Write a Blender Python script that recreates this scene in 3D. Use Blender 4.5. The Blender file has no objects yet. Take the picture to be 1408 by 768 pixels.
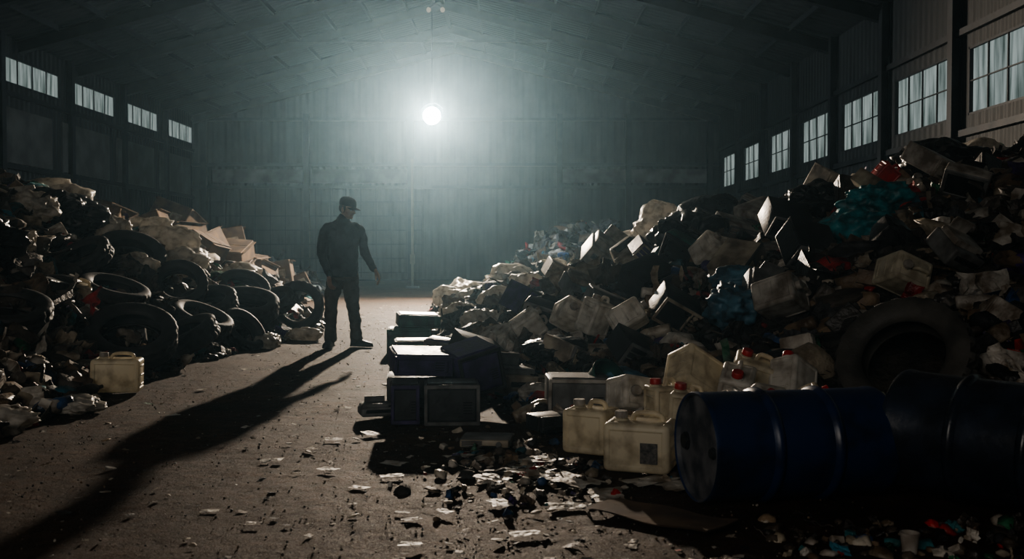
import bpy, bmesh, math, random
import numpy as np
from mathutils import Vector, Matrix, Euler, Quaternion
random.seed(7); rng=np.random.default_rng(7)
C=bpy.context.scene.collection

# ------------------------------------------------------------ noise
def _h(i,j,k,s):
    n=(i*374761393+j*668265263+k*2147483647+s*974711)&0xffffffff
    n=((n^(n>>13))*1274126177)&0xffffffff
    n=((n^(n>>15))*2246822519)&0xffffffff
    return ((n^(n>>16))&0xffffff)/float(0xffffff)
def vn(p,s=0):
    p=np.asarray(p,float); f=np.floor(p); i=f.astype(np.int64); t=p-f; t=t*t*(3-2*t)
    x,y,z=i[...,0]&0xffff,i[...,1]&0xffff,i[...,2]&0xffff; a,b,c=t[...,0],t[...,1],t[...,2]
    r=0
    for dx in (0,1):
        for dy in (0,1):
            for dz in (0,1):
                w=(a if dx else 1-a)*(b if dy else 1-b)*(c if dz else 1-c)
                r=r+w*_h(x+dx,y+dy,z+dz,s)
    return r*2-1
def fbm(p,s=0,o=3):
    r=0;a=1.0;q=np.asarray(p,float)
    for k in range(o):
        r=r+a*vn(q,s+k); a*=.5; q=q*2.03+7.1
    return r
def ridged(p,s=0,o=2):
    r=0;a=1.0;q=np.asarray(p,float)
    for k in range(o):
        r=r+a*(1-2*np.abs(vn(q,s+k))); a*=.5; q=q*2.1+3.3
    return r
def P3(x,y,z=0): 
    x=np.asarray(x,float);y=np.asarray(y,float)
    return np.stack([x,y,np.zeros_like(x)+z],-1)

# ------------------------------------------------------------ terrain of the heaps
RTY=[3.5,5,5.8,6.5,7.3,8,9.5,12,16,22,26,30,36,40]; RTX=[1.6,1.0,.75,.45,.15,-.1,-.75,-1.15,-1.3,-1.4,-1.0,-.2,1,2]
def h_right(X,Y):
    toe=np.interp(Y,RTY,RTX)
    s=np.interp(Y,[4.6,5.4,6.5,8,10,12,16,20,25,30,38],[.0,.05,.17,.34,.38,.36,.34,.29,.22,.2,.18])
    t=np.maximum(0,X-toe); h=8*(1-np.exp(-s*t/8))
    h=h+1.35*np.exp(-(((X-1.7)/2.0)**2+((Y-29)/3.0)**2))
    return h
LTY=[3,6,8,10,12,14,16,18,20,24,28,32,38]; LTX=[-3.9,-3.35,-3.4,-3.4,-3.2,-2.9,-3.1,-3.9,-4.6,-4.8,-5,-6.5,-9]
def h_left(X,Y):
    toe=np.interp(Y,LTY,LTX)
    s=np.interp(Y,[3,5,7,9,12,16,18,21,26,32,38],[.2,.35,.45,.58,.66,.52,.34,.38,.38,.25,.1])
    t=np.maximum(0,toe-X); return 5*(1-np.exp(-s*t/5))
def surf(X,Y):
    X=np.asarray(X,float);Y=np.asarray(Y,float)
    h=np.maximum(h_left(X,Y),h_right(X,Y))
    m=np.clip(h/.6,0,1)
    n=.15*fbm(P3(X,Y)*.8,11,3)+.04*fbm(P3(X,Y)*4,21,2)
    return h+m*n
def sz(x,y): return float(surf(x,y))

# ------------------------------------------------------------ materials
def nt(name):
    m=bpy.data.materials.new(name); m.use_nodes=True; t=m.node_tree; b=t.nodes['Principled BSDF']; return m,t,b
def add_bump(t,b,scale,strength,dist=.02,detail=6):
    co=t.nodes.new('ShaderNodeTexCoord'); n=t.nodes.new('ShaderNodeTexNoise'); n.inputs['Scale'].default_value=scale; n.inputs['Detail'].default_value=detail
    bu=t.nodes.new('ShaderNodeBump'); bu.inputs['Strength'].default_value=strength; bu.inputs['Distance'].default_value=dist
    t.links.new(co.outputs['Object'],n.inputs['Vector']); t.links.new(n.outputs['Fac'],bu.inputs['Height']); t.links.new(bu.outputs['Normal'],b.inputs['Normal'])
    return co,n,bu
def mk(name,c1,c2=None,rough=.6,metal=0,nscale=8,bscale=40,bstr=.3,bdist=.01,lo=.4,hi=.65,rvar=.15,spec=.5):
    m,t,b=nt(name); c2=c2 or tuple(v*.5 for v in c1)
    co,n,bu=add_bump(t,b,bscale,bstr,bdist)
    n2=t.nodes.new('ShaderNodeTexNoise'); n2.inputs['Scale'].default_value=nscale; n2.inputs['Detail'].default_value=8
    r=t.nodes.new('ShaderNodeValToRGB'); r.color_ramp.elements[0].position=lo; r.color_ramp.elements[1].position=hi
    r.color_ramp.elements[0].color=(*c2,1); r.color_ramp.elements[1].color=(*c1,1)
    t.links.new(co.outputs['Object'],n2.inputs['Vector']); t.links.new(n2.outputs['Fac'],r.inputs['Fac']); t.links.new(r.outputs['Color'],b.inputs['Base Color'])
    mr=t.nodes.new('ShaderNodeMapRange'); mr.inputs['To Min'].default_value=max(.02,rough-rvar); mr.inputs['To Max'].default_value=min(1,rough+rvar)
    t.links.new(n2.outputs['Fac'],mr.inputs['Value']); t.links.new(mr.outputs['Result'],b.inputs['Roughness'])
    b.inputs['Metallic'].default_value=metal; b.inputs['Specular IOR Level'].default_value=spec
    return m
def mk_plastic(name,c,dirt,trans=.45):
    m=mk(name,c,dirt,rough=.4,nscale=9,bscale=25,bstr=.15,lo=.33,hi=.55)
    t=m.node_tree; b=t.nodes['Principled BSDF']; out=t.nodes['Material Output']
    tr=t.nodes.new('ShaderNodeBsdfTranslucent'); mx=t.nodes.new('ShaderNodeMixShader'); mx.inputs[0].default_value=trans
    src=[l.from_socket for l in t.links if l.to_socket==b.inputs['Base Color']][0]
    t.links.new(src,tr.inputs['Color']); t.links.new(b.outputs[0],mx.inputs[1]); t.links.new(tr.outputs[0],mx.inputs[2]); t.links.new(mx.outputs[0],out.inputs['Surface'])
    return m
def mk_trash():
    m,t,b=nt('mixed_refuse')
    at=t.nodes.new('ShaderNodeAttribute'); at.attribute_name='Col'
    co,n,bu=add_bump(t,b,22,.6,.03,8)
    n2=t.nodes.new('ShaderNodeTexNoise'); n2.inputs['Scale'].default_value=7; n2.inputs['Detail'].default_value=8
    r=t.nodes.new('ShaderNodeValToRGB'); r.color_ramp.elements[0].position=.38; r.color_ramp.elements[1].position=.62
    r.color_ramp.elements[0].color=(.28,.23,.18,1); r.color_ramp.elements[1].color=(1,1,1,1)
    mx=t.nodes.new('ShaderNodeMix'); mx.data_type='RGBA'; mx.blend_type='MULTIPLY'; mx.inputs[0].default_value=1
    t.links.new(co.outputs['Object'],n2.inputs['Vector']); t.links.new(n2.outputs['Fac'],r.inputs['Fac'])
    t.links.new(at.outputs['Color'],mx.inputs[6]); t.links.new(r.outputs['Color'],mx.inputs[7]); t.links.new(mx.outputs[2],b.inputs['Base Color'])
    t.links.new(at.outputs['Alpha'],b.inputs['Roughness'])
    return m
M={}
M['trash']=mk_trash()
M['soil']=mk('compacted_refuse',(.05,.04,.032),(.012,.011,.01),.75,nscale=3,bscale=14,bstr=1,bdist=.06)
M['rubber']=mk('tyre_rubber',(.032,.031,.031),(.015,.014,.013),.62,nscale=6,bscale=60,bstr=.3)
M['truckrubber']=mk('lightened_truck_rubber',(.085,.078,.068),(.035,.032,.028),.6,nscale=5,bscale=60,bstr=.3)  # rubber colour lightened to stand in for light on the truck tyre
M['drum_blue']=mk('blue_drum_paint',(.009,.026,.088),(.008,.014,.04),.32,nscale=5,bscale=18,bstr=.15,lo=.35,hi=.5)
M['drum_dark']=mk('dark_drum_paint',(.024,.036,.062),(.014,.018,.026),.28,nscale=5,bscale=18,bstr=.2)
M['drum_head']=mk('worn_drum_head',(.16,.16,.17),(.03,.035,.05),.5,nscale=7,bscale=25,bstr=.25)
M['jug']=mk_plastic('translucent_hdpe',(.80,.74,.58),(.45,.39,.28),.4)
M['jugw']=mk_plastic('white_hdpe',(.80,.77,.70),(.42,.38,.32),.35)
M['red']=mk('red_cap_plastic',(.5,.02,.015),(.25,.01,.01),.4)
M['white']=mk('dirty_white_plastic',(.52,.49,.44),(.16,.13,.10),.5,nscale=6)
M['cream']=mk('yellowed_casing',(.46,.40,.30),(.13,.10,.07),.5,nscale=5)
M['black']=mk('black_casing',(.028,.028,.032),(.014,.014,.014),.45,nscale=9)
M['purple']=mk('violet_black_casing',(.060,.038,.14),(.03,.02,.065),.45,nscale=9)
M['grey']=mk('grey_casing',(.19,.19,.185),(.07,.067,.063),.5,nscale=6)
M['green']=mk('green_casing',(.03,.14,.11),(.015,.05,.042),.45,nscale=6)
M['glassdark']=mk('dark_screen',(.012,.013,.015),(.02,.02,.02),.15,bstr=.02)
M['label']=mk('label_print',(.03,.03,.03),(.12,.11,.1),.6,nscale=60)
M['card']=mk('cardboard',(.16,.105,.062),(.07,.046,.03),.85,nscale=4,bscale=30)
M['steel']=mk('dark_steel',(.03,.034,.038),(.014,.014,.016),.6,.3,nscale=3,bscale=30)
M['teal']=mk('teal_tarp',(.02,.28,.32),(.008,.09,.10),.45,nscale=9,bscale=30,bstr=.5)
M['bluebag']=mk('blue_sacking',(.08,.22,.31),(.03,.07,.10),.45,nscale=7,bscale=25,bstr=.5)
M['blackbag']=mk('black_bin_liner',(.012,.012,.013),(.008,.008,.008),.3,nscale=7,bscale=14,bstr=.6,bdist=.03)
M['clearbag']=mk_plastic('clear_polythene',(.66,.63,.57),(.28,.25,.21),.5)
M['jacket']=mk('dark_jacket_cloth',(.018,.021,.027),(.010,.012,.015),.85,nscale=5,bscale=18,bstr=.5,bdist=.02,spec=.2)
M['trousers']=mk('brown_trouser_cloth',(.085,.067,.052),(.05,.038,.03),.9,nscale=5,bscale=20,bstr=.5,bdist=.02,spec=.2)
M['skin']=mk('skin',(.35,.2,.14),(.28,.15,.10),.55,nscale=20,bscale=90,bstr=.1,bdist=.002)
M['shoe']=mk('boot_leather',(.02,.016,.013),(.01,.009,.008),.5,nscale=20)
M['hair']=mk('grey_hair',(.06,.055,.05),(.03,.028,.025),.7,nscale=60,bscale=200,bstr=.6)
M['eye']=mk('eye_white',(.6,.58,.55),(.5,.48,.45),.2)

# ------------------------------------------------------------ mesh builder
class MB:
    def __init__(s): s.v=[];s.f=[];s.m=[]
    def add(s,vs,fs,mi=0,mat=None):
        o=len(s.v)
        for v in vs:
            v=Vector(v); s.v.append(tuple(mat@v if mat is not None else v))
        for f in fs: s.f.append(tuple(i+o for i in f)); s.m.append(mi)
    def obj(s,name,mats,smooth=False,parent=None,loc=(0,0,0),rot=None,scale=1,angle=None):
        me=bpy.data.meshes.new(name); me.from_pydata(s.v,[],s.f)
        for m in mats: me.materials.append(m)
        me.polygons.foreach_set('material_index',s.m)
        me.polygons.foreach_set('use_smooth',[smooth or angle is not None]*len(s.f))
        me.update()
        if angle is not None: me.set_sharp_from_angle(angle=math.radians(angle))
        ob=bpy.data.objects.new(name,me); C.objects.link(ob); ob.location=loc
        if rot is not None: ob.rotation_euler=rot if isinstance(rot,Euler) else Euler(rot)
        ob.scale=(scale,)*3
        if parent: ob.parent=parent
        return ob
def box(mb,c,s,mi=0,mat=None):
    x,y,z=[v/2 for v in s]
    vs=[(c[0]+a*x,c[1]+b*y,c[2]+d*z) for a in(-1,1) for b in(-1,1) for d in(-1,1)]
    mb.add(vs,[(0,1,3,2),(4,6,7,5),(0,4,5,1),(2,3,7,6),(0,2,6,4),(1,5,7,3)],mi,mat)
def rbox(mb,c,s,bev=.01,mi=0,seg=2,mat=None,taper=None):
    bm=bmesh.new(); bmesh.ops.create_cube(bm,size=1)
    for v in bm.verts:
        v.co=Vector((v.co.x*s[0],v.co.y*s[1],v.co.z*s[2]))
        if taper and v.co.y>0: v.co.x*=taper; v.co.z*=taper
    bmesh.ops.bevel(bm,geom=bm.edges[:],offset=bev,segments=seg,profile=.5,affect='EDGES')
    bm.verts.index_update()
    mb.add([v.co+Vector(c) for v in bm.verts],[[v.index for v in f.verts] for f in bm.faces],mi,mat); bm.free()
def lathe(mb,prof,seg=32,mi=0,mat=None,axis='z',mod=None):
    vs=[];fs=[];n=len(prof)
    for k in range(seg):
        a=2*math.pi*k/seg
        for j,(r,z) in enumerate(prof):
            if mod: r=mod(k,j,r)
            vs.append((r*math.cos(a),r*math.sin(a),z))
    for k in range(seg):
        k2=(k+1)%seg
        for j in range(n-1): fs.append((k*n+j,k2*n+j,k2*n+j+1,k*n+j+1))
    mb.add(vs,fs,mi,mat)
def catmull(pts,sub):
    out=[];n=len(pts)
    for i in range(n-1):
        p0=pts[max(0,i-1)];p1=pts[i];p2=pts[i+1];p3=pts[min(n-1,i+2)]
        for k in range(sub):
            t=k/sub; out.append(.5*((2*p1)+(p2-p0)*t+(2*p0-5*p1+4*p2-p3)*t*t+(3*p1-p0-3*p2+p3)*t**3))
    out.append(pts[-1]); return out
def tube(mb,pts,radii,seg=12,sub=4,mi=0,mat=None,cap=True):
    P=catmull([np.array([*p,r],float) for p,r in zip(pts,radii)],sub)
    c=[Vector(p[:3]) for p in P]; r=[max(.0005,p[3]) for p in P]; n=len(c)
    T=[(c[min(n-1,i+1)]-c[max(0,i-1)]).normalized() for i in range(n)]
    u=T[0].orthogonal().normalized(); rings=[]
    ext=[]
    if cap: ext=[(c[0]-T[0]*r[0]*.85,r[0]*.5,T[0]),(c[0]-T[0]*r[0]*.5,r[0]*.86,T[0])]
    seq=ext+list(zip(c,r,T))
    if cap: seq+=[(c[-1]+T[-1]*r[-1]*.5,r[-1]*.86,T[-1]),(c[-1]+T[-1]*r[-1]*.85,r[-1]*.5,T[-1])]
    vs=[];fs=[]
    for cc,rr,tt in seq:
        u=(u-tt*u.dot(tt)).normalized(); w=tt.cross(u)
        for k in range(seg):
            a=2*math.pi*k/seg; vs.append(cc+u*math.cos(a)*rr+w*math.sin(a)*rr)
    for i in range(len(seq)-1):
        for k in range(seg): fs.append((i*seg+k,i*seg+(k+1)%seg,(i+1)*seg+(k+1)%seg,(i+1)*seg+k))
    fs.append(tuple(range(seg))[::-1]); fs.append(tuple((len(seq)-1)*seg+k for k in range(seg)))
    mb.add(vs,fs,mi,mat)
def loft(mb,rings,seg=24,sub=4,mi=0,mat=None,p=2.0):
    R=catmull([np.array([*c,*a,*b],float) for c,a,b in rings],sub)
    vs=[];fs=[]
    for q in R:
        c,a,b=Vector(q[:3]),Vector(q[3:6]),Vector(q[6:9])
        for k in range(seg):
            t=2*math.pi*k/seg; ct,st=math.cos(t),math.sin(t)
            x=math.copysign(abs(ct)**(2/p),ct); y=math.copysign(abs(st)**(2/p),st)
            vs.append(c+a*x+b*y)
    n=len(R)
    for i in range(n-1):
        for k in range(seg): fs.append((i*seg+k,i*seg+(k+1)%seg,(i+1)*seg+(k+1)%seg,(i+1)*seg+k))
    fs.append(tuple(range(seg))[::-1]); fs.append(tuple((n-1)*seg+k for k in range(seg)))
    mb.add(vs,fs,mi,mat)
def ellip(mb,c,r,mi=0,mat=None,sub=3):
    bm=bmesh.new(); bmesh.ops.create_icosphere(bm,subdivisions=sub,radius=1)
    mb.add([(v.co.x*r[0]+c[0],v.co.y*r[1]+c[1],v.co.z*r[2]+c[2]) for v in bm.verts],[[v.index for v in f.verts] for f in bm.faces],mi,mat); bm.free()
def empty(name,loc,rot=(0,0,0)):
    e=bpy.data.objects.new(name,None); C.objects.link(e); e.location=loc; e.rotation_euler=rot; e.empty_display_size=.3; return e
def remesh(ob,vox,smooth=4,disp=0,dscale=.1):
    m=ob.modifiers.new('r','REMESH'); m.mode='VOXEL'; m.voxel_size=vox; m.use_smooth_shade=True
    s=ob.modifiers.new('s','SMOOTH'); s.iterations=smooth; s.factor=.5
    if disp:
        tx=bpy.data.textures.new(ob.name+'_folds','CLOUDS'); tx.noise_scale=dscale; tx.noise_depth=2
        d=ob.modifiers.new('d','DISPLACE'); d.texture=tx; d.strength=disp; d.mid_level=.5; d.texture_coords='LOCAL'

# ------------------------------------------------------------ floor
def grid_obj(name,xs,ys,hf,mat,mask=None):
    XX,YY=np.meshgrid(xs,ys); Z=hf(XX,YY); nx,ny=len(xs),len(ys)
    V=np.stack([XX,YY,Z],-1).reshape(-1,3)
    i=np.arange(ny-1)[:,None]*nx+np.arange(nx-1)[None,:]
    F=np.stack([i,i+1,i+1+nx,i+nx],-1).reshape(-1,4)
    if mask is not None:
        mk_=mask(XX,YY).reshape(-1); F=F[mk_[F].any(1)]
        used=np.unique(F); re=-np.ones(len(V),int); re[used]=np.arange(len(used)); V=V[used]; F=re[F]
    me=bpy.data.meshes.new(name); me.vertices.add(len(V)); me.vertices.foreach_set('co',V.ravel())
    me.loops.add(F.size); me.loops.foreach_set('vertex_index',F.ravel()); me.polygons.add(len(F))
    me.polygons.foreach_set('loop_start',np.arange(len(F))*4); me.update(); me.validate()
    me.polygons.foreach_set('use_smooth',np.ones(len(F),bool)); me.materials.append(mat)
    o=bpy.data.objects.new(name,me); C.objects.link(o); return o
m,t,b=nt('dirty_concrete_floor'); M['floor']=m
co=t.nodes.new('ShaderNodeTexCoord')
def noise(sc,det=8,rough=.6):
    n=t.nodes.new('ShaderNodeTexNoise'); n.inputs['Scale'].default_value=sc; n.inputs['Detail'].default_value=det; n.inputs['Roughness'].default_value=rough
    t.links.new(co.outputs['Object'],n.inputs['Vector']); return n
na=noise(1.1); nb=noise(9,12,.72); nc=noise(110,6,.7)
r=t.nodes.new('ShaderNodeValToRGB'); e=r.color_ramp.elements; e[0].position=.38; e[0].color=(.013,.0075,.0045,1); e[1].position=.68; e[1].color=(.105,.056,.030,1)
x=e.new(.52); x.color=(.042,.023,.0125,1)
am=t.nodes.new('ShaderNodeMix'); am.inputs[0].default_value=.5; t.links.new(na.outputs['Fac'],am.inputs[2]); t.links.new(nb.outputs['Fac'],am.inputs[3])
t.links.new(am.outputs[0],r.inputs['Fac']); t.links.new(r.outputs['Color'],b.inputs['Base Color'])
mr=t.nodes.new('ShaderNodeMapRange'); mr.inputs['From Min'].default_value=.35; mr.inputs['From Max'].default_value=.65; mr.inputs['To Min'].default_value=.5; mr.inputs['To Max'].default_value=.92
t.links.new(nc.outputs['Fac'],mr.inputs['Value']); t.links.new(mr.outputs['Result'],b.inputs['Roughness']); b.inputs['Specular IOR Level'].default_value=.3; b.inputs['Specular Tint'].default_value=(1,.8,.6,1)
bu=t.nodes.new('ShaderNodeBump'); bu.inputs['Strength'].default_value=.85; bu.inputs['Distance'].default_value=.04
bu2=t.nodes.new('ShaderNodeBump'); bu2.inputs['Strength'].default_value=1; bu2.inputs['Distance'].default_value=.008
t.links.new(nb.outputs['Fac'],bu.inputs['Height']); t.links.new(nc.outputs['Fac'],bu2.inputs['Height']); t.links.new(bu.outputs['Normal'],bu2.inputs['Normal']); t.links.new(bu2.outputs['Normal'],b.inputs['Normal'])
def floorh(X,Y):
    q=P3(X,Y); return .012*fbm(q*.9,40,2)+.005*fbm(q*4.3+3,50,3)*np.clip(1-Y/25,0,1)+.003*fbm(q*17,55,3)*np.clip(1-Y/12,0,1)-.02
ys=np.concatenate([[-5,-2,0,1,2],np.arange(2.5,9,.025),np.arange(9,18,.07),np.arange(18,40.1,.5)])
xs=np.concatenate([np.arange(-12.8,-4.5,.5),np.arange(-4.5,3.2,.025),np.arange(3.2,8.3,.5),[8.3]])
grid_obj('floor',xs,ys,floorh,M['floor'])

# heaps' base ground
def base(name,xs,ys,side):
    def hf(X,Y):
        q=P3(X,Y); return surf(X,Y)-.06+.05*ridged(q*3,60,3)+.02*fbm(q*14,70,2)
    grid_obj(name,xs,ys,hf,M['soil'],lambda X,Y:(h_left(X,Y) if side<0 else h_right(X,Y))>.03)
base('rubbish_heap_base',np.arange(-12.55,-2.6,.07),np.arange(3,38,.07),-1)
base('rubbish_heap_base',np.arange(-1.6,8.05,.06),np.arange(4.4,38,.06),1)

# ------------------------------------------------------------ refuse prototypes
def np_from_mb(mb,smooth):
    V=np.array(mb.v,float); L=np.array([i for f in mb.f for i in f],int); n=np.array([len(f) for f in mb.f],int); return (V,L,n,smooth)
def ico(sub):
    bm=bmesh.new(); bmesh.ops.create_icosphere(bm,subdivisions=sub,radius=1); V=np.array([v.co[:] for v in bm.verts]); F=[[v.index for v in f.verts] for f in bm.faces]; bm.free(); return V,F
def bagproto(seed,sub,amp=1,flat=.65):
    V,F=ico(sub); o=seed*13.7
    r=1+.4*fbm(V*1.1+o,seed,2)+amp*.20*ridged(V*2.2+o,seed+5,3)
    V=V*r[:,None]; V[:,2]*=flat; V=V*.5
    return (V,np.array(F).ravel(),np.full(len(F),3),True)
def sheetproto(seed):
    n=15; g=np.linspace(-.5,.5,n); X,Y=np.meshgrid(g,g); q=P3(X,Y,seed*3.1)
    Z=.28*ridged(q*2.3,seed,3)*.5+.2*fbm(q*1.3,seed+3,2)
    X=X+.12*fbm(q*3,seed+8,2); Y=Y+.12*fbm(q*3,seed+9,2)
    V=np.stack([X,Y,Z],-1).reshape(-1,3); i=np.arange(n-1)[:,None]*n+np.arange(n-1)[None,:]
    F=np.stack([i,i+1,i+1+n,i+n],-1).reshape(-1,4); return (V,F.ravel(),np.full(len(F),4),False)
def boxproto(s,kind=0):
    mb=MB(); rbox(mb,(0,0,0),s,.03,0,1)
    if kind>=1:
        rbox(mb,(0,-s[1]/2-.01,0),(s[0]*.96,.05,s[2]*.94),.015,0,1); box(mb,(-s[0]*.1,-s[1]/2-.035,0),(s[0]*.62,.03,s[2]*.7))
    if kind==2:
        for k in range(6): box(mb,(s[0]/2,-.2+k*.08,0),(.03,.03,s[2]*.6))
    return np_from_mb(mb,False)
def opencarton(s):
    mb=MB(); w,d,h=s; th=.02
    for c,sz_ in [((0,0,-h/2),(w,d,th)),((-w/2,0,0),(th,d,h)),((w/2,0,0),(th,d,h)),((0,-d/2,0),(w,th,h)),((0,d/2,0),(w,th,h))]: box(mb,c,sz_)
    box(mb,(0,0,0),(w*.4,d*.1,th),0,Matrix.Translation((-w*.68,0,h*.42))@Matrix.Rotation(.5,4,'Y')@Matrix.Scale(2.4,4,(0,1,0)))
    box(mb,(0,0,0),(w*.4,d*.9,th),0,Matrix.Translation((w*.68,0,h*.55))@Matrix.Rotation(-.4,4,'Y'))
    return np_from_mb(mb,False)
def bottleproto():
    mb=MB(); lathe(mb,[(0,-.5),(.15,-.5),(.17,-.45),(.17,-.1),(.155,-.05),(.17,0),(.17,.2),(.12,.32),(.05,.4),(.05,.5),(0,.5)],12); return np_from_mb(mb,True)
def cableproto(seed):
    r=random.Random(seed); mb=MB(); p=Vector((-.5,0,0)); pts=[]
    for k in range(6): pts.append(p.copy()); p=p+Vector((.2,r.uniform(-.2,.2),r.uniform(-.15,.15)))
    tube(mb,pts,[.022]*6,5,3); return np_from_mb(mb,True)
def chunkproto(seed):
    V,F=ico(1); V=V*(1+.5*vn(V*1.7+seed*5.3,seed))[:,None]*.5; V[:,2]*=.7; return (V,np.array(F).ravel(),np.full(len(F),3),False)
def plankproto(): 
    mb=MB(); rbox(mb,(0,0,0),(1,.13,.035),.008,0,1); return np_from_mb(mb,False)
def canproto():
    mb=MB(); rbox(mb,(0,0,0),(.62,.5,.8),.09,0,2); lathe(mb,[(.1,.38),(.1,.5),(0,.5)],12,0,Matrix.Translation((-.15,0,0))); tube(mb,[(0,0,.38),(.02,0,.48),(.2,0,.48),(.25,0,.38)],[.04]*4,6,2); return np_from_mb(mb,False)
def crateproto():
    mb=MB()
    for z in (-.2,-.05,.1):
        for y in(-.3,.3): box(mb,(0,y,z),(.8,.03,.1))
        for x in(-.4,.4): box(mb,(x,0,z),(.03,.6,.1))
    for x in(-.4,.4):
        for y in(-.3,.3): box(mb,(x,y,-.05),(.06,.06,.42))
    for k in range(5): box(mb,(0,-.26+k*.13,-.24),(.8,.07,.03))
    return np_from_mb(mb,False)
def stripproto(seed):
    n=12; r=random.Random(seed); V=[];F=[]; x=-.5;y=z=0;a=0
    for k in range(n):
        V+= [(x,y-.05,z),(x,y+.05,z+.03*r.uniform(-1,1))]; x+=.09; z+=r.uniform(-.06,.06); y+=r.uniform(-.04,.04)
    for k in range(n-1): F+=[2*k,2*k+2,2*k+3,2*k+1]
    return (np.array(V,float),np.array(F),np.full(n-1,4),False)
BAGS=[bagproto(k,3) for k in range(8)]; LUMPS=[bagproto(20+k,2,1.4,.8) for k in range(8)]
SHEETS=[sheetproto(k) for k in range(7)]; CH=[chunkproto(k) for k in range(6)]
BX=[boxproto((1,.8,.6)),boxproto((1,.5,.8),1),boxproto((.9,1,.35),1),boxproto((.45,.9,1),2),boxproto((1,.7,.25)),opencarton((1,.8,.6))]
BOT=[bottleproto()];CAB=[cableproto(k) for k in range(5)];PL=[plankproto()];CAN=[canproto()];CR=[crateproto()];ST=[stripproto(k) for k in range(4)]
DARK=[(.018,.018,.02),(.03,.027,.024),(.045,.038,.032),(.07,.055,.041),(.05,.048,.05),(.09,.07,.05)]
MID=[(.18,.125,.08),(.23,.16,.095),(.14,.125,.11),(.2,.165,.13)]
LIGHT=[(.46,.41,.33),(.54,.50,.44),(.40,.34,.25),(.6,.57,.51)]
ACC=[(.03,.17,.24),(.04,.11,.28),(.48,.02,.015),(.03,.16,.08),(.05,.24,.27),(.08,.04,.18),(.45,.03,.02)]
def pick(wd=.56,wm=.18,wl=.2):
    u=random.random(); c=random.choice(DARK if u<wd else MID if u<wd+wm else LIGHT if u<wd+wm+wl else ACC)
    k=random.uniform(.75,1.2); return (c[0]*k,c[1]*k,c[2]*k)
def rotm(e):
    return np.array(Euler(e).to_matrix())
def build_scatter(name,items,mat):
    VV=[];LL=[];NN=[];SS=[];CC=[];off=0
    for pr,pos,eu,sc,col,ro in items:
        V,L,n,sm=pr
        VV.append((V*np.asarray(sc))@rotm(eu).T+np.asarray(pos)); LL.append(L+off); NN.append(n); SS.append(np.full(len(n),sm))
        CC.append(np.tile(np.array([*col,ro]),(len(V),1))); off+=len(V)
    V=np.concatenate(VV);L=np.concatenate(LL);n=np.concatenate(NN);S=np.concatenate(SS);K=np.concatenate(CC)
    me=bpy.data.meshes.new(name); me.vertices.add(len(V)); me.vertices.foreach_set('co',V.ravel())
    me.loops.add(len(L)); me.loops.foreach_set('vertex_index',L); me.polygons.add(len(n))
    me.polygons.foreach_set('loop_start',np.concatenate([[0],np.cumsum(n)[:-1]])); me.polygons.foreach_set('use_smooth',S)
    a=me.color_attributes.new('Col','FLOAT_COLOR','POINT'); a.data.foreach_set('color',K.ravel())
    me.materials.append(mat); me.update()
    o=bpy.data.objects.new(name,me); C.objects.link(o); return o
# keep-out discs around individually modelled things
KEEP=[]
def keep(x,y,r): KEEP.append((x,y,r))
def blocked(x,y,s):
    for a,b_,r in KEEP:
        if (x-a)**2+(y-b_)**2<(r+s*.35)**2: return True
    return False
def rand_item(x,y,s,z=None,far=False,light=.15):
    u=random.random(); eu=(random.uniform(-.5,.5),random.uniform(-.5,.5),random.uniform(0,6.28)); full=tuple(random.uniform(0,6.28) for _ in range(3))
    col=pick(.73-light,.17,light); ro=random.uniform(.35,.85); k=random.uniform(.7,1.3)
    if z is None: z=sz(x,y)
    if u<.38:
        pr=random.choice(BAGS if s>.28 else LUMPS); return (pr,(x,y,z+s*.08),eu,(s*1.25*k,s*1.1,s*random.uniform(.6,1.0)),col,ro)
    if u<.56: return (random.choice(SHEETS),(x,y,z+s*.12),full,(s*1.5,s*1.3*k,s*1.3),col,ro)
    if u<.67:
        if random.random()<.25: col=random.choice(LIGHT+MID)
        s2=min(s,.34); return (random.choice(BX),(x,y,z+s2*.2),(eu[0]*1.6,eu[1]*1.6,eu[2]),(s2*1.1,s2*k,s2),col,ro)
    if u<.76: return (random.choice(CH),(x,y,z+s*.1),full,(s*.8,s*.7,s*.6),col,.8)
    if u<.82: return (random.choice(CAB),(x,y,z+s*.2),eu,(s*2.4,s*2.4,s*2.4),random.choice(DARK),.5)
    if u<.86: return (PL[0],(x,y,z+s*.2),eu,(min(s*2.4,.9),min(s*1.6,.8),min(s*1.6,.8)),random.choice(MID+DARK+LIGHT[:1]),.8)
    if u<.90: return (BOT[0],(x,y,z+.06),(1.5+eu[0],eu[1],eu[2]),(.3,.3,.3),pick(.2,.2,.5),.3)
    if u<.94: s2=min(s,.36); return (CAN[0],(x,y,z+s2*.2),(full[0],full[1],full[2]),(s2,s2,s2),pick(.15,.05,.6),.4)
    if u<.955: s2=min(s,.5);return (CR[0],(x,y,z+s2*.2),eu,(s2*1.2,s2*1.2,s2*1.2),pick(.25,.15,.3),.5)
    return (random.choice(ST),(x,y,z+s*.2),full,(s*2.2,s*2.2,s*2.2),pick(.4,.2,.3),.5)

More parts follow.
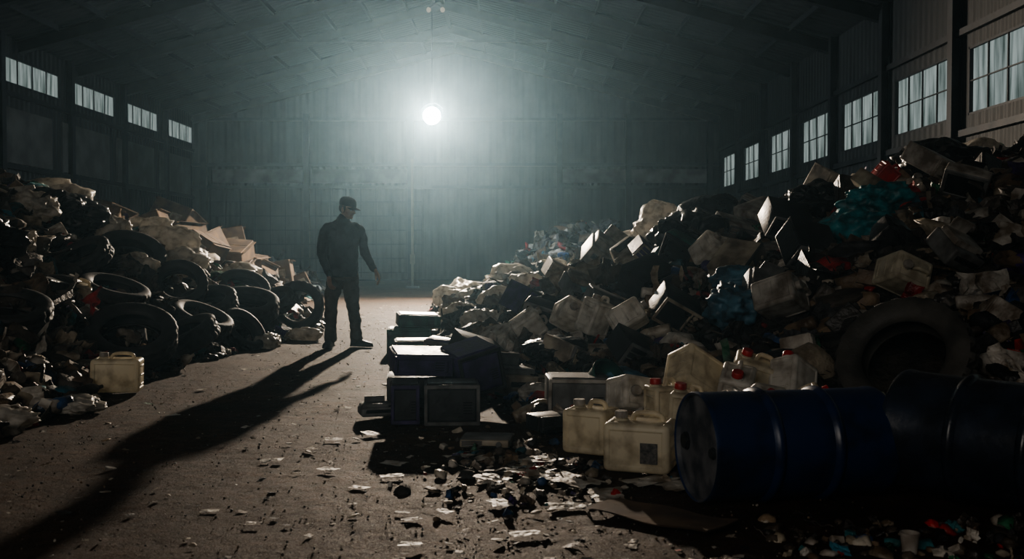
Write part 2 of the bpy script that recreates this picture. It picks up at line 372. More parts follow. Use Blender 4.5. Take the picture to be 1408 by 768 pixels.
# ------------------------------------------------------------ individually modelled objects
def tyre(name,x,y,z,R,w,normal,truck=False,spin=0):
    mb=MB(); seg=120 if truck else 96; i=R*(.60 if truck else .63); hw=w/2
    prof=[(i,-hw*.55),(i*1.03,-hw*.72),(i*1.12,-hw*.86),(R*.78,-hw*1.0),(R*.88,-hw*1.0),(R*.95,-hw*.93),(R*.985,-hw*.82),(R,-hw*.72)]
    n0=len(prof)-2
    for zz in (-.5,-.46,-.36,-.2,-.16,-.04,.04,.16,.2,.36,.46,.5):
        g=abs(zz) in (.46,) ; prof.append((R*1.005-(.012 if abs(zz) in (.16,.2) else 0),hw*zz*1.4))
    n1=len(prof)+1
    prof+=[(R,hw*.72),(R*.985,hw*.82),(R*.95,hw*.93),(R*.88,hw*1.0),(R*.78,hw*1.0),(i*1.12,hw*.86),(i*1.03,hw*.72),(i,hw*.55)]
    prof+=[(i*1.02,hw*.45),(R*.8,hw*.8),(R*.93,hw*.6),(R*.95,0),(R*.93,-hw*.6),(R*.8,-hw*.8),(i*1.02,-hw*.45),(i,-hw*.55)]
    d=.028 if truck else .011
    def mod(k,j,r):
        if n0<=j<=n1:
            ph=(k+ (2 if j>(n0+n1)/2 else 0))%(5 if truck else 4)
            if ph<(2 if truck else 1): return r-d
        if 3<=j<=4 and k%2==0: return r+.002
        return r
    lathe(mb,prof,seg,0,None,mod=mod)
    q=Vector(normal).to_track_quat('Z','Y')
    ob=mb.obj(name,[M['truckrubber' if truck else 'rubber']],angle=38,loc=(x,y,z),rot=q.to_euler()); return ob
T=[ # x,y,R,w,normal,dz
(-3.62,9.45,.42,.24,(.25,-.60,1),.20),(-3.45,10.35,.40,.22,(-.35,-.30,1),.18),(-4.45,8.7,.40,.22,(.2,-.3,1),.10),
(-3.55,11.35,.36,.22,(.45,-.15,1),.17),(-3.75,12.2,.38,.22,(-.1,-.45,1),.16),(-3.45,12.9,.42,.24,(.15,-.35,1),.17),
(-3.05,14.2,.36,.22,(.12,-1,.25),.30),(-4.75,12.4,.42,.24,(.45,-.55,1),.22),(-4.85,11.2,.36,.2,(-.3,-.5,.8),.16),
(-4.05,12.1,.34,.2,(.3,-.9,.7),.22),(-3.7,13.7,.36,.22,(.4,-.6,1),.24),(-3.35,13.9,.34,.2,(-.3,-.45,1),.20),
(-3.2,11.8,.30,.18,(.7,-.3,.6),.20),(-4.2,10.5,.36,.22,(.35,-.15,1),.14)]
for x_,y_,R,w,n,dz in T:
    tyre('car_tyre',x_,y_,max(sz(x_,y_),0)+dz,R,w,n); keep(x_,y_-.1,R*.9)
tyre('truck_tyre',2.50,6.3,.45,.43,.24,(-.55,-.62,.55),True); keep(2.4,6.1,.55); keep(2.55,6.5,.5); keep(2.2,5.6,.4); keep(2.6,5.7,.4)

def drum(name,x,y,z,axis,R,L,body,spin=0):
    mb=MB(); h=L/2; rib=.012
    prof=[(0,-h+.02),(R*.93,-h+.02),(R*.95,-h),(R*.985,-h-.006),(R,-h+.004),(R,-h+.02),(R*.985,-h+.035),(R*.985,-h*.42)]
    for c in (-.33,.33):
        for a in np.linspace(-1,1,9): prof.append((R*.985+rib*1.5*math.cos(a*math.pi/2),h*c+a*.028))
        if c<0: 
            for a in (-.06,.0,.06): prof.append((R*.985,h*a*3))
    prof+=[(R*.985,h-.06),(R*.985,h-.035),(R,h-.02),(R,h-.004),(R*.985,h+.006),(R*.95,h),(R*.93,h-.02),(0,h-.02)]
    prof[8:-8]=sorted(prof[8:-8],key=lambda p:p[1])
    lathe(mb,prof,72)
    for sgn in(-1,1):
        for px,r in((R*.62,.035),(-R*.62,.022)):
            lathe(mb,[(r*1.25,0),(r*1.25,.008),(r,.008),(r,.02),(0,.02)],16,2,Matrix.Translation((px,0,sgn*(h-.022)))@Matrix.Rotation(0 if sgn>0 else math.pi,4,'X'))
    for k,f in enumerate(mb.f):
        if mb.m[k]==0:
            rr=[math.hypot(mb.v[i][0],mb.v[i][1]) for i in f]
            if max(rr)<R*.96: mb.m[k]=1
    for i,v in enumerate(mb.v):
        a=math.atan2(v[1],v[0]); k=1-.035*math.exp(-((a-spin)**2/.15+((v[2]-.1)/.15)**2))-.02*math.exp(-((a+1.2-spin)**2/.1+((v[2]+.25)/.1)**2)); mb.v[i]=(v[0]*k,v[1]*k,v[2])
    q=Vector(axis).to_track_quat('Z','Y')
    return mb.obj(name,[body,M['drum_head'],M['steel']],angle=35,loc=(x,y,z),rot=q.to_euler())
drum('oil_drum',1.29,4.68,.245,(1,.22,.0),.255,.90,M['drum_blue'],1.0); keep(1.28,4.68,.55); keep(.95,4.6,.35);keep(1.65,4.7,.35)
drum('oil_drum',2.22,4.45,.285,(.72,-.72,-.03),.285,.92,M['drum_dark'],2.2); keep(2.25,4.4,.6); keep(2.0,4.75,.35)

def canister(name,x,y,z,w,d,h,rot,mat='jug',cap='red',label=False,capx=-.28):
    mb=MB(); bm=bmesh.new(); bmesh.ops.create_cube(bm,size=1)
    for v in bm.verts: v.co=Vector((v.co.x*w,v.co.y*d,v.co.z*h))
    bmesh.ops.bevel(bm,geom=bm.edges[:],offset=min(w,d,h)*.13,segments=4,profile=.55,affect='EDGES')
    big=[f for f in bm.faces if f.calc_area()>.5*min(w*d,w*h,d*h)*.5]
    bmesh.ops.inset_individual(bm,faces=big,thickness=.012,depth=-.006)
    big=[f for f in bm.faces if f.calc_area()>.5*min(w*d,w*h,d*h)*.35]
    bmesh.ops.inset_individual(bm,faces=big,thickness=.018,depth=.004)
    bm.verts.index_update(); mb.add([v.co for v in bm.verts],[[v.index for v in f.verts] for f in bm.faces]); bm.free()
    tp=h/2-.006
    r=.032
    lathe(mb,[(r*1.25,tp-.005),(r*1.2,tp+.01),(r*.9,tp+.012),(r*.9,tp+.03)],20,0,Matrix.Translation((capx*w,0,0)))
    lathe(mb,[(r*1.1,tp+.016),(r*1.12,tp+.02),(r*1.1,tp+.045),(r,tp+.05),(0,tp+.05)],24,1,Matrix.Translation((capx*w,0,0)),mod=lambda k,j,q:q*(1.0 if k%2 else .95))
    tube(mb,[(capx*w+.06,0,tp-.01),(capx*w+.075,0,tp+.035),(w*.1,0,tp+.045),(w*.3,0,tp+.035),(w*.34,0,tp-.01)],[.014,.014,.015,.014,.014],10,4)
    for s_ in(-1,1):
        for k in (-.28,0,.28): rbox(mb,(s_*(w/2-.003),0,k*h),(.012,d*.6,.014),.004,0,1)
    if label: rbox(mb,(w*.2,-d/2+.001,-.02),(w*.26,.006,h*.42),.001,2,1)
    keep(x,y,max(w,d)*.55)
    return mb.obj(name,[M[mat],M[cap],M['label']],angle=40,loc=(x,y,z),rot=rot)
canister('plastic_canister',.68,5.22,.135,.35,.27,.255,(0.02,0,-.35),label=True,capx=-.3,cap='white')
canister('plastic_canister',.455,5.68,.13,.27,.24,.25,(0,0,-.5),cap='white')
canister('plastic_canister',-3.22,8.1,.145,.38,.27,.27,(0,.03,.2),cap='white')
for a in [(.92,6.0,.20,.2,.18,.28,(0,0,.3),'jug','red'),(1.02,5.75,.20,.2,.18,.28,(.1,.1,-.4),'jug','red'),(1.18,5.5,.22,.26,.2,.28,(.25,1.2,.3),'jugw','red'),
          (1.18,6.35,.34,.36,.24,.28,(-.5,.55,.4),'jug','white'),(1.52,6.3,.34,.27,.2,.28,(.3,.3,-.2),'jug','red'),(1.74,6.15,.33,.25,.2,.28,(-.3,.5,.6),'jugw','red'),
          (1.42,5.65,.24,.24,.2,.28,(.9,.2,.5),'jugw','red'),(1.62,5.5,.24,.26,.2,.28,(.3,1.1,.1),'jug','red'),(.80,6.55,.2,.3,.22,.24,(1.3,.2,.5),'jugw','white'),
          (1.35,6.0,.30,.24,.2,.28,(.2,-.4,1.2),'jugw','red'),(-4.45,10.1,.70,.3,.22,.3,(.2,.4,.3),'jug','white'),
          (2.05,7.6,.80,.3,.24,.34,(1.2,.4,.8),'white','white'),(1.95,5.7,.25,.26,.2,.3,(1.5,.1,.7),'jug','red'),
          (.72,8.6,.58,.24,.2,.3,(.3,.2,.7),'jugw','white'),(.55,9.1,.56,.3,.22,.3,(1.2,.5,.3),'jugw','white'),(2.9,7.4,.98,.3,.22,.3,(1.3,.4,.2),'jug','white'),
          (.95,8.2,.6,.26,.2,.3,(1.0,.3,1.3),'jugw','white'),(.15,9.3,.45,.24,.2,.28,(.4,.9,.6),'jugw','white'),(1.9,9.5,1.15,.3,.22,.3,(.8,.3,.6),'jugw','white')]:
    x_,y_,z_,w,d,h,r_,m1,c1=a; canister('jerry_can',x_,y_,z_,w,d,h,r_,m1,c1)

def appliance(name,kind,x,y,z,w,d,h,rot,m1='black',m2='grey'):
    mb=MB()
    if kind=='microwave':
        rbox(mb,(0,0,0),(w,d,h),.012,0); f=-d/2
        for c,s_ in [((0,f-.008,h/2-.015),(w*.99,.02,.026)),((0,f-.008,-h/2+.015),(w*.99,.02,.026)),((-w/2+.012,f-.008,0),(.022,.02,h*.9)),((w/2-.012,f-.008,0),(.022,.02,h*.9)),((w*.24,f-.008,0),(.014,.02,h*.88))]: rbox(mb,c,s_,.004,1,1)
        box(mb,(-w*.12,f-.003,0),(w*.68,.01,h*.82),2); rbox(mb,(w*.2,f-.03,0),(.018,.02,h*.6),.005,1,1)
        for k in range(4):
            for j in range(3): box(mb,(w*.33+j*.028-.01,f-.006,-h*.3+k*.035),(.02,.008,.02),1)
        lathe(mb,[(.022,0),(.02,.02),(0,.02)],16,1,Matrix.Translation((w*.36,f,h*.28))@Matrix.Rotation(math.pi/2,4,'X'))
        for k in range(9): box(mb,(w/2+.001,-d*.3+k*.025,h*.2),(.004,.01,h*.3),2)
    elif kind=='case':
        rbox(mb,(0,0,0),(w,d,h),.008,0); f=-d/2; rbox(mb,(0,f-.012,0),(w*1.0,.03,h*1.0),.01,1,2)
        for k in range(3):
            if h>w: rbox(mb,(0,f-.028,h*.38-k*h*.12),(w*.8,.012,h*.09),.003,0,1)
            else: rbox(mb,(-w*.25,f-.028,h*.3-k*h*.26),(w*.42,.012,h*.2),.003,0,1)
        lathe(mb,[(.018,0),(.016,.01),(0,.01)],16,0,Matrix.Translation((w*.3 if w>h else 0,f-.026,-h*.05))@Matrix.Rotation(math.pi/2,4,'X'))
        for k in range(7): box(mb,(0,f-.027,-h*.2-k*h*.03),(w*.6,.006,h*.012),2)
        rbox(mb,(w/2+.002,0,0),(.006,d*.9,h*.9),.002,0,1); rbox(mb,(-w/2-.002,0,0),(.006,d*.9,h*.9),.002,0,1)
    elif kind=='monitor':
        rbox(mb,(0,-d*.3,0),(w,d*.4,h),.02,0,3); rbox(mb,(0,d*.18,0),(w*.9,d*.62,h*.9),.03,0,2,taper=.62); f=-d/2
        for c,s_ in [((0,f-.005,h/2-.022),(w*.98,.02,.04)),((0,f-.005,-h/2+.03),(w*.98,.02,.055)),((-w/2+.02,f-.005,0),(.036,.02,h*.9)),((w/2-.02,f-.005,0),(.036,.02,h*.9))]: rbox(mb,c,s_,.006,1,1)
        rbox(mb,(0,f+.004,.008),(w*.86,.02,h*.8),.008,2,2)
        for k in range(8): box(mb,(0,d*.05+k*.02,h*.44-k*.006),(w*.5,.008,.012),2)
    elif kind=='printer':
        rbox(mb,(0,0,-h*.15),(w,d,h*.7),.018,0,3); rbox(mb,(0,d*.08,h*.28),(w*.92,d*.7,h*.3),.02,1,2); rbox(mb,(0,-d*.42,-h*.05),(w*.7,d*.3,.02),.004,2,1)
        box(mb,(0,-d/2-.002,-h*.1),(w*.74,.01,h*.18),2); rbox(mb,(w*.38,-d*.3,h*.21),(w*.16,d*.25,.02),.004,2,1)
        rbox(mb,(0,d*.42,h*.55),(w*.6,.015,h*.6),.004,1,1)
    elif kind=='crate':
        rbox(mb,(0,0,0),(w,d,h),.012,0,2); f=-d/2
        for c,s_ in [((0,f-.008,h/2-.013),(w,.024,.026)),((0,f-.008,-h/2+.013),(w,.024,.026)),((-w/2+.011,f-.008,0),(.024,.024,h*.95)),((w/2-.011,f-.008,0),(.024,.024,h*.95))]: rbox(mb,c,s_,.004,1,1)
        rbox(mb,(0,f-.002,0),(w*.84,.012,h*.78),.004,0,1)
        for k in range(5): box(mb,(w*.28,f-.009,-h*.2+k*.018),(w*.16,.004,.006),2)
        rbox(mb,(0,0,h/2+.004),(w*.9,d*.9,.012),.004,0,1)
    keep(x,y,max(w,d)*.5)
    return mb.obj(name,[M[m1],M[m2],M['glassdark']],angle=30,loc=(x,y,z),rot=rot)
A=appliance
A('appliance_housing','crate',-.41,6.75,.125,.37,.3,.27,(0,0,.08),'black','grey')
A('appliance_housing','crate',-.73,6.8,.125,.19,.36,.26,(0,0,.1),'black','purple')
A('appliance_housing','crate',-.68,7.3,.345,.42,.38,.14,(.1,.04,.25),'purple','purple')
A('appliance_housing','crate',-.30,7.35,.29,.34,.36,.32,(.15,-.25,.45),'purple','black')
A('computer_case','case',-.72,7.45,.12,.42,.36,.22,(0,0,.1),'black','black')
A('printer','printer',.02,7.7,.16,.3,.3,.22,(.05,.1,.5),'cream','grey')
A('appliance_housing','crate',.46,6.95,.135,.44,.34,.28,(0,.02,.05),'grey','white')
A('appliance_housing','crate',-1.18,11.4,.14,.50,.4,.26,(0,0,.1),'green','green')
A('appliance_housing','crate',-1.1,11.6,.35,.48,.4,.14,(0.03,.04,.2),'green','green')
A('appliance_housing','crate',-1.02,10.5,.105,.45,.34,.22,(0,0,.15),'green','black')
A('printer','printer',-.95,6.95,.05,.24,.2,.09,(0,0,.3),'grey','grey')
A('crt_monitor','monitor',-.55,9.3,.2,.4,.38,.32,(.2,.1,-.5),'purple','grey')
A('computer_case','case',-.3,8.9,.26,.42,.4,.18,(.3,.3,.5),'black','grey')
A('computer_case','case',-.15,5.95,.02,.29,.24,.045,(0,0,-.1),'grey','cream')
A('computer_case','case',.22,6.35,.06,.2,.18,.1,(0,0,.5),'black','black')
EW=[('printer','printer',1.35,14.2,.62,.5,.42,(.5,.6,.2),'cream','cream',.3),('crt_monitor','monitor',1.45,12.0,.55,.5,.36,(.5,-.6,.3),'cream','cream',.25),
('crt_monitor','monitor',2.35,12.2,.48,.42,.36,(.3,.3,.4),'black','grey',.3),('computer_case','case',3.0,12.0,.5,.42,.3,(.3,-.3,.5),'white','white',.3),
('microwave_oven','microwave',3.2,13,.55,.4,.32,(.2,.5,-.3),'white','grey',.25),('computer_case','case',4.2,13.3,.42,.4,.42,(.4,.3,.5),'cream','cream',.3),
('computer_case','case',4.2,10.0,.42,.4,.2,(.5,.2,.6),'white','white',.25),('crt_monitor','monitor',4.3,9.4,.4,.36,.3,(.6,.3,-.5),'white','grey',.2),
('computer_case','case',.85,9.0,.36,.34,.2,(.3,.4,.3),'grey','grey',.15),('microwave_oven','microwave',1.25,9.3,.42,.3,.26,(.6,-.3,.6),'black','black',.2),
('crt_monitor','monitor',.35,9.6,.4,.36,.3,(.4,.3,-.3),'black','grey',.18),('printer','printer',.75,10.4,.42,.34,.25,(.5,.3,.4),'grey','cream',.2),
('computer_case','case',2.55,8.6,.4,.36,.26,(.8,.2,.3),'black','grey',.2),('computer_case','case',2.0,8.9,.4,.34,.18,(.2,-.7,.7),'cream','black',.2),
('crt_monitor','monitor',1.75,9.9,.4,.36,.3,(.3,.5,-.6),'green','black',.2),('computer_case','case',1.5,10.9,.42,.36,.18,(.4,.7,.3),'purple','cream',.25),
('microwave_oven','microwave',2.75,10.0,.44,.34,.26,(.7,.2,.2),'black','grey',.2),('computer_case','case',.45,8.2,.34,.3,.16,(.3,.2,1.0),'cream','grey',.13),
('printer','printer',2.0,7.9,.3,.3,.2,(.8,.4,.1),'grey','grey',.15),('crt_monitor','monitor',3.2,8.4,.38,.34,.3,(.9,.3,.4),'black','grey',.15),
('computer_case','case',.6,11.6,.45,.4,.2,(.2,.5,.2),'cream','cream',.2),('computer_case','case',.15,10.6,.4,.34,.3,(.3,.4,.8),'purple','black',.2),
('computer_case','case',3.6,9.9,.4,.36,.16,(.6,.5,.9),'cream','grey',.2),('computer_case','case',.95,7.7,.34,.3,.2,(.5,.4,.5),'black','grey',.12),
('printer','printer',3.4,7.6,.34,.3,.22,(.7,.3,.5),'grey','white',.15),('computer_case','case',2.5,11.2,.4,.36,.2,(.5,.2,.4),'white','grey',.2),('microwave_oven','microwave',1.35,8.2,.36,.3,.24,(.5,.5,.2),'black','cream',.15)]
for nm,kd,x_,y_,w,d,h,r_,m1,m2,dz in EW: A(nm,kd,x_,y_,sz(x_,y_)+dz,w,d,h,r_,m1,m2)

def crumple(name,x,y,z,s,mat,seed,rot=(0,0,0),sub=5,amp=1.0):
    V,F=ico(sub); o=seed*9.1
    r=1+.35*fbm(V*1.2+o,seed,3)+amp*.16*ridged(V*2.4+o,seed+3,4); V=V*r[:,None]*.42*np.array(s)
    mb=MB(); mb.add([tuple(v) for v in V],F); keep(x,y,min(s[0],s[1])*.3)
    return mb.obj(name,[M[mat]],True,loc=(x,y,z),rot=rot)
k=0
for nm,x_,y_,s,mt,dz in [('black_bin_bag',2.0,11.2,(1.2,.9,.7),'blackbag',.2),('black_bin_bag',2.6,13.2,(1.3,1.0,.8),'blackbag',.2),('black_bin_bag',3.3,10.6,(1.0,.8,.5),'blackbag',.15),
   ('teal_tarp',3.15,9.2,(.9,.6,.45),'teal',.1),('teal_tarp',3.55,9.6,(.7,.5,.4),'teal',.12),('blue_sack',1.75,7.9,(.6,.45,.36),'bluebag',.15),('blue_sack',1.95,8.4,(.5,.4,.3),'bluebag',.15),
   ('plastic_bag',2.5,17.0,(1.1,1,.8),'clearbag',.3),('plastic_bag',2.2,19.0,(.9,.8,.6),'clearbag',.25),('plastic_bag',4.2,18.0,(1.2,.9,.6),'clearbag',.1),('plastic_bag',5.0,18.9,(1.1,.9,.5),'clearbag',.1),
   ('plastic_bag',-1.1,18.5,(.8,.6,.5),'clearbag',.2),('plastic_bag',-.6,16.5,(.8,.6,.4),'clearbag',.12),('plastic_bag',-.75,14.2,(.6,.5,.45),'clearbag',.1),('plastic_bag',.0,17.5,(.9,.7,.5),'clearbag',.15),
   ('plastic_bag',-1.0,20.5,(.9,.7,.5),'clearbag',.2),('plastic_bag',.7,19.0,(.9,.6,.5),'clearbag',.2),('plastic_bag',-.95,13.2,(.5,.5,.3),'clearbag',.1),
   ('plastic_bag',-.6,12.4,(.6,.5,.4),'clearbag',.12),('plastic_bag',-.2,13.3,(.6,.5,.4),'clearbag',.12),('plastic_bag',-.35,11.4,(.5,.4,.35),'clearbag',.1),('plastic_bag',.3,15.0,(.7,.5,.4),'clearbag',.12),('plastic_bag',.05,12.3,(.5,.45,.35),'clearbag',.1),
   ('plastic_bag',-4.6,13.4,(.8,.5,.45),'clearbag',.25),('plastic_bag',-4.3,13.0,(.7,.5,.4),'clearbag',.25),('plastic_bag',-4.95,13.9,(.7,.5,.4),'clearbag',.25),('plastic_bag',-6.6,14.2,(.9,.6,.4),'clearbag',.15),('plastic_bag',-5.6,11.8,(.6,.5,.35),'clearbag',.2),('plastic_bag',-5.3,10.6,(.5,.4,.3),'clearbag',.15),
   ('plastic_bag',-6.0,13.6,(.8,.5,.4),'clearbag',.2),('plastic_bag',-5.4,14.6,(.8,.5,.4),'clearbag',.25),('plastic_bag',-4.0,14.6,(.7,.5,.4),'clearbag',.2),('plastic_bag',-5.2,12.9,(.7,.5,.4),'clearbag',.25),('plastic_bag',-4.5,12.0,(.5,.4,.3),'clearbag',.2),
   ('plastic_bag',-2.95,12.0,(.55,.3,.22),'clearbag',.06),('plastic_bag',-2.7,13.0,(.5,.3,.18),'clearbag',.06),('plastic_bag',-3.3,6.4,(.5,.4,.22),'clearbag',.05),('plastic_bag',-3.15,7.2,(.5,.35,.12),'clearbag',.03),
   ('black_bin_bag',-5.4,9.6,(1.2,1.2,.6),'blackbag',.2),('black_bin_bag',-5.6,12.5,(1.2,.9,.6),'blackbag',.2),('plastic_bag',4.6,12.2,(.9,.6,.45),'clearbag',.15),('plastic_bag',6.3,13.5,(1.2,.9,.5),'clearbag',.15),
   ('black_bin_bag',5.3,12.0,(1.5,1,.7),'blackbag',.15),('plastic_bag',.2,7.4,(.35,.3,.18),'clearbag',.06),('black_bin_bag',.35,8.3,(.6,.5,.3),'blackbag',.1),('plastic_bag',.75,7.2,(.4,.3,.2),'bluebag',.08)]:
    k+=1; crumple(nm,x_,y_,max(0,sz(x_,y_))+dz,s,mt,k,(0,0,k*1.3),5 if y_<13 else 4)

def bucket(name,x,y,z,r,h,rot,mat):
    mb=MB(); lathe(mb,[(0,0),(r*.8,0),(r*.82,.01),(r,h-.01),(r*1.06,h-.01),(r*1.06,h),(r*.96,h),(r*.78,.012),(0,.012)],32); return mb.obj(name,[M[mat]],angle=40,loc=(x,y,z),rot=rot)
bucket('plastic_cup',1.53,3.80,-.01,.035,.08,(0,0,0),'white'); keep(1.52,3.85,.12)
bucket('plastic_tub',.58,7.1,.15,.13,.22,(.9,.3,.4),'green')
mb=MB(); 
n=26
g=np.linspace(-.5,.5,n)
V=[];F=[]
for top in(0,1):
    for j in range(n):
        for i in range(n):
            V.append((g[i]*.62,g[j]*.26,.01+.006*math.sin(g[i]*9+g[j]*4)+.012*max(0,g[i])**2*4+top*.006))
for j in range(n-1):
    for i in range(n-1):
        a=j*n+i; F.append((a,a+n,a+n+1,a+1)); b_=a+n*n; F.append((b_,b_+1,b_+n+1,b_+n))
mb.add(V,F); mb.obj('cardboard_sheet',[M['card']],True,loc=(.64,4.28,-.005),rot=(0,0,-.75)); keep(.64,4.28,.25)
canister('red_petrol_can',3.95,10.6,sz(3.95,10.6)+.2,.22,.16,.26,(.4,.6,.3),'red','black')
def carton(x,y,z,s,rot):
    mb=MB(); w,d,h=s; rbox(mb,(0,0,0),s,.015,0,1); rbox(mb,(0,0,h/2+.002),(w*.99,.07,.006),.001,1,1)
    for sg in(-1,1): box(mb,(0,sg*(d*.25+.01),h/2+.006),(w*.98,d*.47,.008),0)
    for sg in(-1,1): box(mb,(sg*(w/2+.03),0,h/2-.02),(.10,d*.9,.008),0,Matrix.Translation((0,0,0))@Matrix.Rotation(0,4,'X'))
    box(mb,(w*.2,-d/2-.001,.02),(w*.3,.004,h*.3),1)
    mb.obj('cardboard_carton',[M['card'],M['cream']],loc=(x,y,z),rot=rot)
for x_,y_,s in [(-8.9,22,.9),(-8.1,22.3,.8),(-7.5,22.6,1.0),(-6.9,22.2,.9),(-6.4,22.6,.9),(-7.9,23.4,1.0),(-6.9,23.6,1.1),(-6.2,23.2,.8),(-5.7,22.4,.7),(-5.6,23.4,.9),(-8.7,21,.8),(-7.4,21,.7),(-6.5,21.2,.7),(-5.8,21.3,.6),(-9.6,22.5,1),(-5.3,22.0,.5),(-6.9,20.3,.6),(-9.3,20.8,.7),(3.5,19.5,.6),(4.9,16,.5),(-5.1,23.6,.6)]:
    k+=1; carton(x_,y_,sz(x_,y_)+s*.3+random.uniform(0,.4)*(x_<-6),(s,s*.8,s*.7),(random.uniform(-.45,.45),random.uniform(-.45,.45),random.uniform(-.7,.7)))

# ------------------------------------------------------------ scatter refuse
def fill(side,N,y0,y1,smin,smax,light,pw=2.2):
    out=[]
    tries=0
    while len(out)<N and tries<N*12:
        tries+=1
        y=y0*(y1/y0)**random.random()
        lim=.56*y+1.6
        if side>0:
            toe=float(np.interp(y,RTY,RTX))-.2
            hi=min(7.8,lim)
            if hi<toe: continue
            x=random.uniform(toe,hi)
        else:
            toe=float(np.interp(y,LTY,LTX))+.15
            lo=max(-12.2,-lim)
            if lo>toe: continue
            x=random.uniform(lo,toe)
        s=smin+(smax-smin)*random.random()**pw
        edge=abs(x-toe)
        if edge<.6: s=min(s,.10+edge*.35)
        if side>0: s=min(s,.1+abs(7.95-x)*1.2)
        if blocked(x,y,s): 
            if s>.10 or random.random()<.8 or (abs(x-2.5)<.7 and abs(y-6.3)<.7): continue
        out.append(rand_item(x,y,s,light=light))
    return out
it=fill(1,4200,4.7,10,.04,.26,.19,2.6)+fill(1,4000,8,20,.07,.38,.17)+fill(1,1900,17,37,.18,.6,.18)
build_scatter('rubbish_heap',it,M['trash'])
it=fill(-1,3200,4.5,11,.04,.28,.17,2.5)+fill(-1,4200,9,19,.07,.38,.2)+fill(-1,1500,17,37,.2,.7,.14)
build_scatter('rubbish_heap',it,M['trash'])
# loose litter on the floor
it=[]
for _ in range(1300):
    y=3.2*(22/3.2)**random.random(); x=random.choice([random.gauss(.15-(y-5)*.12,.4),random.uniform(-3.3,1.4)]) if y<14 else random.uniform(-2.8,-1)
    if x<-3.6 or x>2.6 or blocked(x,y,.05) : continue
    if abs(x+2.05)<.5 and abs(y-12.1)<.5: continue
    s=random.uniform(.01,.035)
    if random.random()<.06: s=random.uniform(.04,.07)
    u=random.random()
    pr=random.choice(SHEETS if u<.6 else CH if u<.8 else LUMPS)
    it.append((pr,(x,y,s*.03-.010),(random.uniform(-.2,.2),random.uniform(-.2,.2),random.uniform(0,6)),(s*1.4,s,s*.22),pick(.2,.15,.63),.6))
# grit
for _ in range(7000):
    y=3.0*(16/3.0)**random.random(); x=random.uniform(-3.4,1.6)
    if x<-.6*y: continue
    s=.003+.012*random.random()**3
    it.append((random.choice(CH),(x,y,-.013+s*.1),(random.uniform(0,6),random.uniform(0,6),0),(s,s,s),pick(.5,.35,.15),.5))
for x_,y_,s in [(-.98,5.25,.09),(-.62,5.1,.09),(-.06,4.55,.11),(-.75,4.85,.07),(-.4,3.9,.07),(-.65,5.4,.11),(.1,5.2,.2),(.3,5.0,.25),(.15,5.5,.2),(-.3,5.6,.12),(.45,4.7,.2),(-1.3,5.5,.06),(-1.1,6.1,.08),(-.9,6.3,.12),(-1.35,4.4,.06),(.7,5.0,.2),(.85,4.9,.2),(.05,4.05,.09),(-2.4,7,.08),(-2.6,8.3,.08),(-1.1,4.2,.05),(-.3,4.4,.06),(-.1,5.05,.14),(.25,4.5,.12)]:
    it.append((random.choice(SHEETS),(x_,y_,-.005),(0,0,random.uniform(0,6)),(s*1.3,s*.8,s*.16),(.62,.59,.53),.5))
for _ in range(240):
    x=random.gauss(.15,.32); y=random.gauss(5.3,.5)
    if blocked(x,y,.04): continue
    s=random.uniform(.02,.06); q=rand_item(x,y,s,z=-.018,light=.38)
    if q[0] is BOT[0]: continue
    it.append(q)
for _ in range(140):
    x=random.uniform(1.0,2.2); y=random.uniform(3.7,4.3)
    s=random.uniform(.02,.06); q=rand_item(x,y,s,z=-.018,light=.2)
    if q[0] is BOT[0]: continue
    it.append(q)
build_scatter('floor_litter',it,M['trash'])

# ------------------------------------------------------------ the man
man=empty('man',(-2.05,12.1,0))
F=Vector((.55,-.83,0)).normalized(); S=Vector((.83,.55,0)).normalized()
def sp(s,f,z): return S*s+F*f+Vector((0,0,z))
mb=MB()
rg=[]
for z,a,b_,f,sx in [(.84,.178,.135,0,.0),(.90,.188,.145,0,.0),(1.0,.184,.145,.01,.0),(1.12,.182,.14,.015,0),(1.25,.195,.142,.01,0),(1.36,.205,.138,0,0),(1.44,.188,.12,-.01,0),(1.49,.13,.098,-.015,0),(1.53,.078,.075,-.01,0),(1.57,.066,.066,0,0)]:
    rg.append((sp(sx,f,z)+Vector((-.01,0,0)),S*a,F*b_))
loft(mb,rg,32,4,p=2.3)
la=[sp(-.15,-.01,1.44),sp(-.225,-.01,1.38),sp(-.258,-.02,1.24),sp(-.268,-.03,1.12),sp(-.25,.03,.98),sp(-.225,.08,.88)]
tube(mb,la,[.070,.072,.062,.056,.049,.043],16,5)
ra=[sp(.15,-.01,1.44),sp(.225,-.01,1.38),sp(.275,-.03,1.24),sp(.305,-.03,1.13),sp(.345,.02,1.01),sp(.375,.07,.93)]
tube(mb,ra,[.070,.072,.062,.056,.049,.043],16,5)
tube(mb,[sp(0,-.0,1.51),sp(0,.005,1.55)],[.076,.072],16,2)
o=mb.obj('jacket',[M['jacket']],True,parent=man); remesh(o,.011,3,.035,.09)
mb=MB()
loft(mb,[(sp(0,0,.80)+Vector((-.01,0,0)),S*.165,F*.125),(sp(0,0,.88)+Vector((-.01,0,0)),S*.168,F*.13),(sp(0,0,.98),S*.16,F*.12)],28,3)
tube(mb,[sp(-.09,0,.86),Vector((-.13,.0,.66)),Vector((-.145,-.03,.48)),Vector((-.155,-.01,.28)),Vector((-.16,.0,.09))],[.100,.094,.078,.070,.075],20,5)
tube(mb,[sp(.09,0,.86),Vector((.09,.02,.66)),Vector((.115,.0,.48)),Vector((.135,.04,.28)),Vector((.145,.06,.09))],[.100,.094,.078,.070,.075],20,5)
o=mb.obj('trousers',[M['trousers']],True,parent=man); remesh(o,.011,3,.04,.08)
